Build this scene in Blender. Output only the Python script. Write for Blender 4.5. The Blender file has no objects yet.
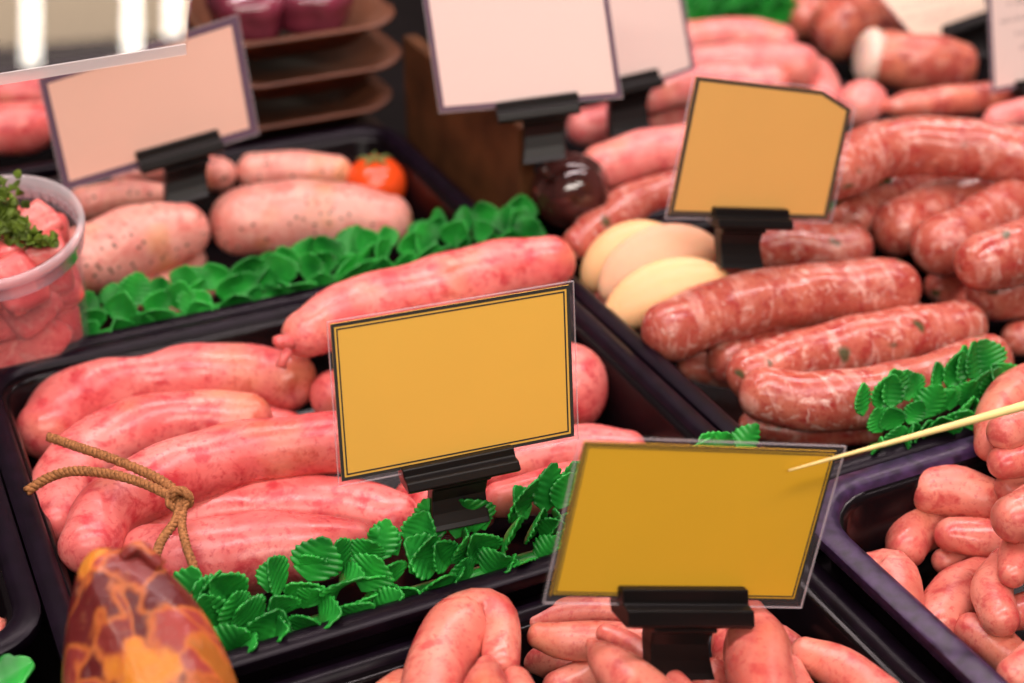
import bpy, bmesh, math, random
import numpy as np
from mathutils import Vector, Matrix
R = math.radians
scene = bpy.context.scene
COL = scene.collection
random.seed(7)

# ------------------------------------------------------------------ camera
F, PITCH, YAW, HC = 1500.0, R(30), R(25.5), 0.38
CAM = Vector((0, 0, HC))
FW = Vector((math.sin(YAW)*math.cos(PITCH), math.cos(YAW)*math.cos(PITCH), -math.sin(PITCH)))
RT = Vector((math.cos(YAW), -math.sin(YAW), 0))
UP = RT.cross(FW)
cd = bpy.data.cameras.new('camera'); cam = bpy.data.objects.new('camera', cd); COL.objects.link(cam)
M = Matrix((RT, UP, -FW)).transposed().to_4x4(); M.translation = CAM
cam.matrix_world = M
cd.sensor_width = 36; cd.lens = F/1024*36; cd.clip_start = .01
cd.dof.use_dof = True; cd.dof.focus_distance = .535; cd.dof.aperture_fstop = 6.8
scene.camera = cam

def ray(px, py):
    return RT*((px-512)/F) + UP*((341.5-py)/F) + FW
def at_z(px, py, z):
    d = ray(px, py); return CAM + d*((z-HC)/d.z)
def at_d(px, py, t):
    return CAM + ray(px, py)*t
def depth_of(p):
    return (Vector(p)-CAM).dot(FW)

# ------------------------------------------------------------------ helpers
def link(name, me, mat=None, parent=None):
    o = bpy.data.objects.new(name, me); COL.objects.link(o)
    if mat: me.materials.append(mat)
    if parent: o.parent = parent
    return o
def obj(name, bm, mat=None, parent=None, smooth=True, norm=True):
    if norm: bmesh.ops.recalc_face_normals(bm, faces=bm.faces[:])
    me = bpy.data.meshes.new(name); bm.to_mesh(me); bm.free()
    if smooth: me.polygons.foreach_set('use_smooth', [True]*len(me.polygons))
    if parent is not None and parent.type == 'EMPTY':
        me.transform(Matrix.Translation(-parent.location))
    elif parent is not None and parent.parent is not None:
        me.transform(Matrix.Translation(-parent.parent.location))
    return link(name, me, mat, parent)
def tag(o, label, cat, group=None):
    o['label'] = label; o['category'] = cat
    if group: o['group'] = group
    return o
def thing(name, label, cat, loc=(0,0,0), group=None):
    o = bpy.data.objects.new(name, None); COL.objects.link(o); o.location = loc
    o.empty_display_size = .01
    return tag(o, label, cat, group)
def bevel_edges(o, w, seg=2):
    m = o.modifiers.new('bevel', 'BEVEL'); m.width = w; m.segments = seg; m.limit_method = 'ANGLE'; m.angle_limit = R(40)
    return o

def catmull(P, n=10):
    P = [Vector(p) for p in P]
    if len(P) == 2: P = [P[0], (P[0]+P[1])/2, P[1]]
    Q = [P[0]*2-P[1]] + P + [P[-1]*2-P[-2]]
    out = []
    for i in range(1, len(Q)-2):
        a, b, c, d = Q[i-1:i+3]
        for k in range(n):
            t = k/n
            out.append(.5*((2*b)+(c-a)*t+(2*a-5*b+4*c-d)*t*t+(3*b-a-3*c+d)*t**3))
    out.append(P[-1].copy())
    return out
def frames(pts):
    T = []
    for i in range(len(pts)):
        a = pts[max(i-1, 0)]; b = pts[min(i+1, len(pts)-1)]
        T.append((Vector(b[:3])-Vector(a[:3])).normalized())
    n = T[0].cross(Vector((0, 0, 1)))
    if n.length < 1e-4: n = T[0].cross(Vector((1, 0, 0)))
    n.normalize(); N = []
    for t in T:
        n = (n - t*n.dot(t)).normalized(); N.append(n)
    return T, N
def ring_tube(bm, pts, radii, seg=12, flat=None, cap=True, lump=0, seed=0, rib=0):
    """tube along pts with a radius at each; lump adds slow swellings"""
    rnd = random.Random(seed); ph = [rnd.uniform(0, 6.28) for _ in range(6)]
    T, N = frames(pts); rings = []; s = 0
    for i, p in enumerate(pts):
        if i: s += (Vector(p)-Vector(pts[i-1])).length
        B = T[i].cross(N[i]); rr = []
        for k in range(seg):
            a = 2*math.pi*k/seg; r = radii[i]
            if lump:
                r *= 1 + lump*(.5*math.sin(s*95+ph[0]) + .4*math.sin(s*210+ph[1]+a) + .45*math.sin(2*a+s*60+ph[2]) + .3*math.sin(3*a-s*160+ph[3]))
            rr.append(bm.verts.new(Vector(p) + (N[i]*math.cos(a) + B*math.sin(a))*r))
        rings.append(rr)
    for a, b in zip(rings, rings[1:]):
        for k in range(seg):
            bm.faces.new((a[k], a[(k+1) % seg], b[(k+1) % seg], b[k]))
    if cap:
        bm.faces.new(rings[0][::-1]); bm.faces.new(rings[-1])
def solid_tube(bm, pts3, r, seg=8):
    ring_tube(bm, pts3, r if isinstance(r, list) else [r]*len(pts3), seg)

def hexa(bm, A, B):
    """solid between the polygons A and B"""
    a = [bm.verts.new(p) for p in A]; b = [bm.verts.new(p) for p in B]; n = len(a)
    bm.faces.new(a[::-1]); bm.faces.new(b)
    for i in range(n):
        bm.faces.new((a[i], a[(i+1) % n], b[(i+1) % n], b[i]))
def box(bm, x0, x1, y0, y1, z0, z1):
    hexa(bm, [(x0,y0,z0),(x1,y0,z0),(x1,y1,z0),(x0,y1,z0)], [(x0,y0,z1),(x1,y0,z1),(x1,y1,z1),(x0,y1,z1)])

# ------------------------------------------------------------------ materials
def nodes(name):
    m = bpy.data.materials.new(name); m.use_nodes = True
    nt = m.node_tree; b = nt.nodes['Principled BSDF']
    return m, nt, b
def N_(nt, t, **kw):
    n = nt.nodes.new(t)
    for k, v in kw.items():
        if k in n.inputs.keys(): n.inputs[k].default_value = v
        else: setattr(n, k, v)
    return n
def mixc(nt, fac, a, b, mode='MIX'):
    n = nt.nodes.new('ShaderNodeMix'); n.data_type = 'RGBA'; n.blend_type = mode
    for s, v in ((0, fac), (6, a), (7, b)):
        if hasattr(v, 'is_linked'): nt.links.new(v, n.inputs[s])
        elif s == 0: n.inputs[0].default_value = v
        else: n.inputs[s].default_value = (*v, 1)
    return n.outputs[2]
def ramp(nt, src, stops):
    r = nt.nodes.new('ShaderNodeValToRGB'); e = r.color_ramp.elements
    while len(e) < len(stops): e.new(.5)
    for q, (p, v) in zip(e, stops):
        q.position = p; q.color = (v, v, v, 1) if not isinstance(v, tuple) else (*v, 1)
    nt.links.new(src, r.inputs[0]); return r.outputs[0]
def plain(name, col, rough=.4, spec=.5, noise=0, nscale=60, **kw):
    m, nt, b = nodes(name)
    b.inputs['Roughness'].default_value = rough; b.inputs['Specular IOR Level'].default_value = spec
    if noise:
        tc = N_(nt, 'ShaderNodeTexCoord'); nz = N_(nt, 'ShaderNodeTexNoise', Scale=nscale, Detail=4.0)
        nt.links.new(tc.outputs['Object'], nz.inputs['Vector'])
        c = mixc(nt, ramp(nt, nz.outputs['Fac'], [(.3, 0.0), (.7, 1.0)]), tuple(x*(1-noise) for x in col), tuple(min(1, x*(1+noise)) for x in col))
        nt.links.new(c, b.inputs['Base Color'])
    else:
        b.inputs['Base Color'].default_value = (*col, 1)
    for k, v in kw.items(): b.inputs[k].default_value = v
    return m

def meat(name, base, pale, red, blotch=(.50, .64), bscale=45, fat=0, speck=0, speckcol=(.05, .07, .03), rough=.32, gate=(.47, .55), stain=0, streak=0, bump=.25):
    m, nt, b = nodes(name)
    tc = N_(nt, 'ShaderNodeTexCoord'); oi = N_(nt, 'ShaderNodeObjectInfo')
    off = nt.nodes.new('ShaderNodeVectorMath'); off.operation = 'MULTIPLY_ADD'
    off.inputs[1].default_value = (1, 1, 1)
    sc = nt.nodes.new('ShaderNodeMath'); sc.operation = 'MULTIPLY'; sc.inputs[1].default_value = 7.3
    nt.links.new(oi.outputs['Random'], sc.inputs[0])
    nt.links.new(tc.outputs['Object'], off.inputs[0]); nt.links.new(sc.outputs[0], off.inputs[2])
    V = off.outputs[0]
    def noise(s, d=4.0, rgh=.55, dist=0.0):
        n = N_(nt, 'ShaderNodeTexNoise', Scale=float(s), Detail=d, Roughness=rgh, Distortion=dist)
        nt.links.new(V, n.inputs['Vector']); return n.outputs['Fac']
    c = mixc(nt, ramp(nt, noise(bscale, 3.0), [(.35, 0.0), (.65, 1.0)]), base, pale)
    c = mixc(nt, ramp(nt, noise(bscale*2.2, 5.0, .65, .4), [(blotch[0], 0.0), (blotch[1], .8)]), c, red)
    c = mixc(nt, ramp(nt, noise(bscale*9, 3.0, .6), [(.55, 0.0), (.68, .6)]), c, red)
    if stain:
        c = mixc(nt, ramp(nt, noise(28, 2.0), [(.56, 0.0), (.72, stain)]), c, (.62, .30, .08))
    if fat:
        c = mixc(nt, ramp(nt, noise(bscale*3.4, 4.0, .6, .8), [(.56, 0.0), (.66, fat)]), c, (.92, .66, .56))
    if streak:
        w = N_(nt, 'ShaderNodeTexNoise', Scale=150.0, Detail=3.0, Distortion=1.2)
        mp = N_(nt, 'ShaderNodeMapping'); mp.inputs['Scale'].default_value = (1.0, .25, .5); mp.inputs['Rotation'].default_value = (0, 0, R(-20))
        nt.links.new(V, mp.inputs['Vector']); nt.links.new(mp.outputs[0], w.inputs['Vector'])
        c = mixc(nt, ramp(nt, w.outputs['Fac'], [(.55, 0.0), (.68, streak)]), c, (.90, .55, .46))
    if speck:
        v = N_(nt, 'ShaderNodeTexVoronoi', Scale=float(speck)); nt.links.new(V, v.inputs['Vector'])
        k = ramp(nt, v.outputs['Distance'], [(.16, 1.0), (.27, 0.0)])
        k2 = ramp(nt, noise(90, 1.0), [(gate[0], 0.0), (gate[1], .9)])
        mm = nt.nodes.new('ShaderNodeMath'); mm.operation = 'MULTIPLY'; nt.links.new(k, mm.inputs[0]); nt.links.new(k2, mm.inputs[1])
        c = mixc(nt, mm.outputs[0], c, speckcol)
    hs = N_(nt, 'ShaderNodeHueSaturation'); nt.links.new(c, hs.inputs['Color'])
    mr = N_(nt, 'ShaderNodeMapRange'); mr.inputs[3].default_value = .90; mr.inputs[4].default_value = 1.10
    nt.links.new(oi.outputs['Random'], mr.inputs[0]); nt.links.new(mr.outputs[0], hs.inputs['Value'])
    nt.links.new(hs.outputs[0], b.inputs['Base Color'])
    rr = ramp(nt, noise(70, 3.0), [(.3, rough-.10), (.7, rough+.12)]); nt.links.new(rr, b.inputs['Roughness'])
    b.inputs['Subsurface Weight'].default_value = .22
    b.inputs['Subsurface Radius'].default_value = (1.0, .35, .22); b.inputs['Subsurface Scale'].default_value = .006
    b.inputs['Specular IOR Level'].default_value = .55
    bp = N_(nt, 'ShaderNodeBump', Strength=bump, Distance=.0011)
    nt.links.new(noise(160, 4.0), bp.inputs['Height']); nt.links.new(bp.outputs[0], b.inputs['Normal'])
    return m

MEAT = dict(
    pink=meat('pink pork', (.73, .125, .118), (.84, .26, .225), (.52, .020, .038), stain=.35),
    smooth=meat('pale pork', (.78, .22, .20), (.86, .34, .29), (.70, .11, .12), stain=.25, bump=.12),
    chip=meat('chipolata pork', (.60, .14, .105), (.74, .26, .19), (.50, .045, .05), stain=.18, bscale=55),
    coarse=meat('coarse pork', (.45, .088, .060), (.56, .16, .105), (.36, .026, .026), fat=.45, gate=(.54, .60), speck=55, rough=.25, bscale=60, streak=.35, bump=.35, speckcol=(.05, .08, .03)),
    herb=meat('herb pork', (.72, .28, .225), (.83, .41, .33), (.66, .17, .14), gate=(.38, .46), speck=210, speckcol=(.05, .05, .03), stain=.55, rough=.40),
    dark=meat('cured pork', (.55, .10, .08), (.75, .24, .14), (.33, .035, .04), fat=.3, bscale=35, rough=.25),
    dice=meat('diced pork', (.74, .10, .10), (.82, .22, .19), (.62, .04, .05), fat=.25, bscale=40, rough=.3),
)
RIM2 = plain('scuffed purple-black rim plastic', (.030, .014, .045), .36, .38, noise=.6, nscale=260)
PLASTIC = plain('black tray plastic', (.0035, .0022, .0030), .22, .2, noise=.3, nscale=40)
RIMP = plain('black rim plastic', (.006, .003, .007), .34, .15, noise=.35, nscale=120)
CLIP = plain('black clip plastic', (.006, .005, .005), .38, .28)
LEAFM = None
def leaf_mat():
    m, nt, b = nodes('green leaf plastic')
    tc = N_(nt, 'ShaderNodeTexCoord'); nz = N_(nt, 'ShaderNodeTexNoise', Scale=55.0, Detail=3.0)
    nt.links.new(tc.outputs['Object'], nz.inputs['Vector'])
    c = mixc(nt, ramp(nt, nz.outputs['Fac'], [(.35, 0.0), (.65, 1.0)]), (.008, .17, .020), (.030, .42, .050))
    nt.links.new(c, b.inputs['Base Color']); b.inputs['Roughness'].default_value = .42
    b.inputs['Subsurface Weight'].default_value = .1; b.inputs['Subsurface Radius'].default_value = (.3, 1, .3); b.inputs['Subsurface Scale'].default_value = .003
    return m
LEAFM = leaf_mat()
def film(name, tint=(1, 1, 1), haze=.10, rough=.08, fres=1.25):
    m, nt, b = nodes(name); nt.nodes.remove(b)
    out = nt.nodes['Material Output']
    tr = N_(nt, 'ShaderNodeBsdfTransparent'); tr.inputs[0].default_value = (*tint, 1)
    df = N_(nt, 'ShaderNodeBsdfDiffuse'); df.inputs[0].default_value = (.85, .80, .82, 1)
    gl = N_(nt, 'ShaderNodeBsdfGlossy'); gl.inputs['Roughness'].default_value = rough
    m1 = N_(nt, 'ShaderNodeMixShader'); m1.inputs[0].default_value = haze
    nt.links.new(tr.outputs[0], m1.inputs[1]); nt.links.new(df.outputs[0], m1.inputs[2])
    fr = N_(nt, 'ShaderNodeFresnel'); fr.inputs[0].default_value = fres
    ge = N_(nt, 'ShaderNodeNewGeometry'); iv = N_(nt, 'ShaderNodeMath'); iv.operation = 'SUBTRACT'; iv.inputs[0].default_value = 1.0
    nt.links.new(ge.outputs['Backfacing'], iv.inputs[1])
    mu = N_(nt, 'ShaderNodeMath'); mu.operation = 'MULTIPLY'; nt.links.new(fr.outputs[0], mu.inputs[0]); nt.links.new(iv.outputs[0], mu.inputs[1])
    m2 = N_(nt, 'ShaderNodeMixShader'); nt.links.new(mu.outputs[0], m2.inputs[0])
    nt.links.new(m1.outputs[0], m2.inputs[1]); nt.links.new(gl.outputs[0], m2.inputs[2])
    nt.links.new(m2.outputs[0], out.inputs[0])
    return m
SLEEVE = film('clear card sleeve', (.985, .975, .98), .012, .12, 1.15)
SEDGE = film('welded sleeve edge', (.96, .90, .92), .22, .2, 1.3)
TUBP = film('clear tub plastic', (.97, .95, .96), .055, .06, 1.35)
TUBRIM = film('frosted tub rim', (.93, .90, .93), .32, .12, 1.45)
GLASS = film('shelf glass', (.98, .97, .95), .02, .01, 1.5)
EDGE = film('polished glass edge', (1, .93, .85), .45, .2, 1.5)
WRAP = film('cling film', (.97, .93, .92), .03, .10, 1.4)

# ------------------------------------------------------------------ the setting
bm = bmesh.new(); box(bm, -.5, 2.6, -.1, 2.4, -.02, -.0005)
o = obj('floor', bm, plain('counter deck', (.006, .004, .005), .5, .15, noise=.3), None, False); o['kind'] = 'structure'
bm = bmesh.new(); box(bm, -.5, 2.6, 2.4, 2.42, -.02, .30)
o = obj('wall_back', bm, plain('dark back panel', (.05, .022, .016), .5, .4, noise=.4, nscale=9), None, False); o['kind'] = 'structure'

# ------------------------------------------------------------------ trays
def rr_loop(x0, x1, y0, y1, z, rad, n=7):
    out = []
    for cx, cy, a0 in ((x1-rad, y1-rad, 0), (x0+rad, y1-rad, 90), (x0+rad, y0+rad, 180), (x1-rad, y0+rad, 270)):
        for k in range(n):
            a = R(a0 + 90*k/(n-1)); out.append(Vector((cx+rad*math.cos(a), cy+rad*math.sin(a), z)))
    return out
def loft(bm, loops, cap0=True, cap1=True):
    rs = [[bm.verts.new(p) for p in L] for L in loops]
    n = len(rs[0])
    for a, b in zip(rs, rs[1:]):
        for k in range(n): bm.faces.new((a[k], a[(k+1) % n], b[(k+1) % n], b[k]))
    if cap0: bm.faces.new(rs[0][::-1])
    if cap1: bm.faces.new(rs[-1])
def tray(x0, x1, y0, y1, label, z1=.05, rad=.022, mats=(None, None), name='display_tray', cat='tray', flange=.0075, group='display trays'):
    t = thing(name, label, cat, ((x0+x1)/2, (y0+y1)/2, 0), group)
    L = lambda i, z: rr_loop(x0+i, x1-i, y0+i, y1-i, z, max(.004, rad-i*.6))
    bm = bmesh.new()
    loft(bm, [L(.012, .0), L(.0082, z1-.004), L(flange+.0015, z1-.0025), L(flange+.004, z1-.006), L(.0140, .0065), L(.0165, .004)])
    obj('basin', bm, mats[0] or PLASTIC, t)
    bm = bmesh.new()
    loops = [L(.0055, z1-.0045), L(.001, z1-.006), L(0, z1-.005), L(0, z1-.001), L(.0012, z1), L(flange-.002, z1+.0006), L(flange+.0005, z1-.0004), L(flange+.002, z1-.004), L(.0055, z1-.0045)]
    loft(bm, loops, False, False); bmesh.ops.remove_doubles(bm, verts=bm.verts[:], dist=1e-6)
    o = obj('rim', bm, mats[1] or RIMP, t)
    m = o.modifiers.new('edge', 'EDGE_SPLIT'); m.split_angle = R(50)
    return t
tray(.027, .2905, .367, .5940, 'black tray of large pink sausages tied with twine, green leaves along its front')
tray(.014, .2885, .10, .3725, 'black tray at the bottom centre holding the curled chipolatas', z1=.036)
tray(.283, .56, .10, .3675, 'black tray with a shiny purple rim at bottom right heaped with chipolatas', z1=.053, rad=.03, flange=.009, mats=(None, RIM2))
tray(.292, .70, .371, .598, 'black tray of coarse speckled sausages with pale wedges at its left')
tray(.028, .292, .5945, .785, 'black tray of pale herb sausages and a tomato')
tray(.322, .565, .602, .84, 'black tray of smooth pink sausages behind the dark glossy pudding')
tray(.568, .95, .602, .90, 'black tray of dark cured pork joints at the upper right')
tray(-.24, .0262, .405, .596, 'black tray at the left edge, its rounded front corner in view')
tray(-.24, .008, .16, .4015, 'black tray in the bottom left corner behind the smooth leaf tip')
tray(-.06, .185, .80, .98, 'black tray of pink sausages far back at the left behind the tub')
tray(.47, .80, .905, 1.10, 'black tray far back with green leaves at the top of the picture')

# ------------------------------------------------------------------ sausages
SPEC = []
def S(name, mat, z, path, label, cat='sausage', group=None, r=None, tip='', pin=False, flat=1.0, lump=.05):
    """path: centre line as (column, row, radius[, extra height]) of the spots where it lies at height z"""
    SPEC.append(dict(name=name, mat=mat, z=z, path=[(*p, 0)[:4] if len(p) == 3 else p for p in path], label=label, cat=cat, group=group, tip=tip, pin=pin, lump=lump))
GP = 'large pink sausages'; GC = 'curled chipolatas in the front tray'; GH = 'chipolatas heaped in the right tray'
GX = 'coarse speckled sausages'; GI = 'pale herb sausages'; GS = 'smooth pale pink sausages'
# --- large pink pork sausages
S('pork_sausage', 'pink', .031, [(48, 428, 31), (78, 402, 34), (140, 380, 32), (220, 373, 30), (286, 380, 30)], 'pink sausage with an orange-brown left end, rearmost on the left of the twine', group=GP)
S('pork_sausage', 'pink', .030, [(60, 520, 26), (66, 478, 31), (112, 440, 32), (180, 421, 30), (246, 420, 26)], 'pale pink sausage crossed by the frayed twine ends, second from the rear', group=GP)
S('pork_sausage', 'pink', .028, [(84, 512, 28), (112, 478, 28), (170, 447, 27), (240, 428, 24), (286, 428, 18)], 'pale pink sausage squeezed between its neighbours just behind the red front one', group=GP)
S('pork_sausage', 'pink', .034, [(90, 545, 29), (106, 512, 32), (156, 482, 32), (230, 456, 32), (300, 446, 31), (372, 440, 29)], 'deep pink sausage passing under the knot and behind the central yellow card', group=GP)
S('pork_sausage', 'pink', .034, [(140, 545, 20), (168, 524, 26), (205, 514, 28), (270, 508, 30), (345, 508, 31), (392, 519, 28)], 'pink sausage running right from the twine knot, its brown end against the leaves', group=GP)
S('pork_sausage', 'pink', .038, [(152, 556, 32), (190, 561, 38), (262, 552, 40), (318, 548, 34), (352, 545, 25)], 'frontmost mottled pink sausage below the twine knot with a small nub end', group=GP, tip='e')
S('pork_sausage', 'pink', .060, [(306, 333, 24), (350, 314, 31), (430, 291, 32), (500, 272, 31), (549, 263, 26)], 'long smooth pink sausage with a twisted tip behind the top of the central yellow card', group=GP, tip='s')
S('pork_sausage', 'pink', .028, [(334, 395, 24), (380, 392, 28), (440, 380, 28)], 'pink sausage peeping out at the left edge of the central yellow card', group=GP)
S('pork_sausage', 'pink', .034, [(470, 392, 36), (520, 388, 42), (566, 387, 42)], 'pink sausage whose thick round end shows right of the central yellow card', group=GP)
S('pork_sausage', 'pink', .028, [(466, 474, 20), (520, 462, 24), (580, 450, 24), (628, 448, 18)], 'pink sausage seen between the two big yellow cards, upper one', group=GP)
S('pork_sausage', 'pink', .028, [(500, 500, 18), (550, 490, 22), (600, 482, 22)], 'pink sausage seen between the two big yellow cards, lower one touching the leaves', group=GP)
S('pork_sausage', 'pink', .024, [(416, 500, 22), (440, 512, 22), (478, 512, 18)], 'small pink sausage end below the clip of the central yellow card', group=GP)
# --- chipolatas in the front tray
S('chipolata', 'chip', .045, [(424, 722, 31), (438, 668, 31), (454, 634, 31), (474, 616, 26), (492, 616, 24), (501, 632, 20), (500, 662, 19)], 'chipolata bent over in a hook, tallest at the left of the front tray', group=GC)
S('chipolata', 'chip', .050, [(487, 668, 12), (486, 686, 22), (484, 715, 26)], 'chipolata end poking up in front of the hooked one', group=GC)
S('chipolata', 'chip', .046, [(516, 682, 15), (524, 702, 18)], 'small chipolata end at the bottom edge right of the hooked one', group=GC)
S('chipolata', 'chip', .034, [(402, 690, 20), (372, 720, 26)], 'chipolata end at the bottom edge left of the hooked one', group=GC)
S('chipolata', 'chip', .030, [(533, 622, 12), (560, 613, 17), (600, 611, 18), (660, 614, 18)], 'upper chipolata directly below the lower yellow card left of its clip', group=GC)
S('chipolata', 'chip', .034, [(540, 636, 13), (562, 640, 18), (600, 642, 20), (660, 646, 20)], 'chipolata with a pointed left end lying below the upper one by the clip', group=GC)
S('chipolata', 'chip', .018, [(520, 650, 14), (545, 660, 16), (580, 676, 16)], 'shaded brown chipolata under the pointed one', group=GC)
S('chipolata', 'chip', .026, [(560, 688, 18), (600, 672, 20), (640, 660, 16)], 'reddish chipolata low at the bottom edge in the middle of the front tray', group=GC)
S('chipolata', 'chip', .050, [(592, 645, 7), (608, 662, 19), (640, 690, 24), (670, 712, 24)], 'glossy pink chipolata slanting to the bottom edge left of the clip foot', group=GC)
S('chipolata', 'chip', .044, [(606, 634, 10), (630, 646, 13), (660, 672, 14), (690, 700, 14)], 'orange tinged chipolata behind the glossy slanting one', group=GC)
S('chipolata', 'chip', .048, [(751, 614, 15), (756, 645, 30), (764, 690, 32), (770, 725, 30)], 'thick upright chipolata directly right of the clip foot', group=GC)
S('chipolata', 'chip', .026, [(728, 626, 12), (728, 648, 16), (738, 690, 17)], 'reddish chipolata half hidden between the clip foot and the thick upright one', group=GC)
S('chipolata', 'chip', .030, [(712, 675, 17), (706, 710, 18)], 'brownish chipolata end below the clip foot at the bottom edge', group=GC)
S('chipolata', 'chip', .034, [(806, 654, 16), (838, 668, 22), (880, 700, 25)], 'rightmost chipolata of the front tray lying against the dark tray wall', group=GC)
S('chipolata', 'chip', .020, [(782, 634, 9), (792, 644, 11)], 'tiny red chipolata tip behind the thick upright one', group=GC)
S('chipolata', 'chip', .034, [(789, 668, 14), (800, 700, 20)], 'chipolata between the thick upright one and the rightmost one', group=GC)
# --- chipolatas heaped at the right
S('chipolata', 'chip', .044, [(931, 490, 22), (957, 492, 25), (984, 499, 22)], 'plump curved chipolata on the left of the heap, nearest the green leaves', group=GH)
S('chipolata', 'chip', .030, [(906, 548, 20), (914, 528, 26), (938, 520, 24)], 'round chipolata under the plump curved one', group=GH)
S('chipolata', 'chip', .034, [(952, 535, 17), (980, 538, 20), (1010, 540, 18)], 'chipolata tucked below the plump curved one, pointing right', group=GH)
S('chipolata', 'chip', .028, [(872, 575, 22), (888, 578, 28), (898, 602, 26)], 'leftmost chipolata behind the purple tray rim', group=GH)
S('chipolata', 'chip', .022, [(945, 561, 13), (962, 558, 13)], 'small magenta chipolata tip deep in the gap of the heap', group=GH)
S('chipolata', 'chip', .026, [(978, 573, 18), (958, 592, 25), (936, 622, 24)], 'chipolata slanting down to the purple rim in the middle of the heap', group=GH)
S('chipolata', 'chip', .034, [(1004, 566, 18), (992, 590, 20), (1000, 618, 18)], 'chipolata curled beside the slanting one at the right', group=GH)
S('chipolata', 'chip', .056, [(1016, 518, 24), (1046, 508, 29), (1080, 500, 29)], 'large chipolata end in the centre right edge of the heap', group=GH)
S('chipolata', 'chip', .048, [(1012, 574, 13), (1020, 552, 19), (1044, 535, 20)], 'chipolata pointing down below the large end at the right edge', group=GH)
S('chipolata', 'chip', .060, [(992, 444, 18), (1000, 416, 23), (1022, 394, 25), (1060, 376, 25)], 'topmost chipolata rising at the right edge in front of the coarse sausages', group=GH)
S('chipolata', 'chip', .068, [(1006, 432, 19), (1036, 420, 22), (1070, 412, 22)], 'chipolata lying across the topmost one at the right edge', group=GH)
S('chipolata', 'chip', .058, [(1004, 463, 16), (1040, 456, 18)], 'short chipolata end under the pair at the top of the heap', group=GH)
S('chipolata', 'chip', .050, [(1010, 488, 15), (1044, 480, 18)], 'chipolata end wedged above the large end at the right edge', group=GH)
S('chipolata', 'chip', .030, [(972, 630, 17), (994, 644, 21), (1022, 668, 20)], 'dark pink chipolata low in the right tray beside the purple rim', group=GH)
S('chipolata', 'chip', .034, [(1010, 614, 17), (1046, 606, 20)], 'chipolata end at the right edge above the dark pink low one', group=GH)
S('chipolata', 'chip', .040, [(1016, 676, 18), (1044, 656, 22)], 'chipolata in the bottom right corner of the picture', group=GH)
# --- coarse speckled sausages
S('coarse_sausage', 'coarse', .046, [(672, 330, 30), (730, 308, 31), (800, 296, 31), (892, 288, 28)], 'coarse brown-pink sausage ending in front of the pale wedges', group=GX)
S('coarse_sausage', 'coarse', .040, [(700, 262, 20), (770, 246, 24), (850, 248, 23)], 'coarse sausage directly behind the clip foot of the upper yellow card', group=GX)
S('coarse_sausage', 'coarse', .030, [(616, 304, 26), (660, 300, 28), (700, 282, 26)], 'dark red sausage end beneath the pale wedges', group=GX)
S('coarse_sausage', 'coarse', .022, [(693, 366, 15), (730, 372, 16)], 'little yellowish sausage end low beside the tray rim', group=GX)
S('coarse_sausage', 'coarse', .036, [(730, 360, 24), (800, 335, 23), (900, 315, 22)], 'coarse sausage half hidden behind the herb-flecked middle one', group=GX)
S('coarse_sausage', 'coarse', .044, [(752, 375, 25), (800, 358, 28), (880, 342, 29), (960, 326, 26)], 'coarse sausage with dark green herb flecks, middle of the row', group=GX)
S('coarse_sausage', 'coarse', .046, [(766, 395, 27), (830, 402, 29), (910, 387, 28), (986, 362, 26)], 'frontmost coarse sausage, long and curved above the green leaves', group=GX)
S('coarse_sausage', 'coarse', .018, [(752, 425, 13), (810, 432, 14), (870, 430, 13)], 'shaded coarse sausage under the frontmost curved one', group=GX)
S('coarse_sausage', 'coarse', .060, [(836, 172, 27), (890, 148, 29), (960, 148, 28), (1040, 158, 28)], 'pale coarse sausage rising to the right of the upper yellow card, rearmost', group=GX)
S('coarse_sausage', 'coarse', .044, [(852, 218, 22), (890, 196, 24), (950, 182, 24)], 'coarse sausage peeping out right of the upper yellow card', group=GX)
S('coarse_sausage', 'coarse', .050, [(900, 228, 27), (945, 208, 28), (1040, 182, 28)], 'glossy coarse sausage with a long highlight, upper of the right-hand pair', group=GX)
S('coarse_sausage', 'coarse', .056, [(942, 246, 29), (985, 224, 30), (1060, 186, 30)], 'glossy coarse sausage with a long highlight, lower of the right-hand pair', group=GX)
S('coarse_sausage', 'coarse', .060, [(984, 262, 28), (1020, 252, 30), (1060, 234, 30)], 'coarse sausage cut by the right edge, upper one of the two round ends', group=GX)
S('coarse_sausage', 'coarse', .056, [(996, 290, 29), (1030, 284, 32), (1070, 270, 32)], 'coarse sausage with a herb fleck cut by the right edge, lower round end', group=GX)
S('coarse_sausage', 'coarse', .026, [(940, 286, 15), (975, 304, 17)], 'small coarse sausage end in the dark gap between the two piles', group=GX)
S('coarse_sausage', 'coarse', .030, [(1018, 338, 16), (1050, 335, 18)], 'small coarse sausage end at the right edge below the round ends', group=GX)
S('coarse_sausage', 'coarse', .040, [(744, 230, 16), (800, 222, 18), (846, 226, 16)], 'pale coarse sausage under the bottom edge of the upper yellow card', group=GX)
# --- sausages crossing from the smooth tray
S('coarse_sausage', 'coarse', .050, [(578, 244, 16), (606, 222, 22), (650, 200, 23), (720, 190, 23)], 'speckled pale sausage lying below the dark glossy pudding', group=GX)
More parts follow.
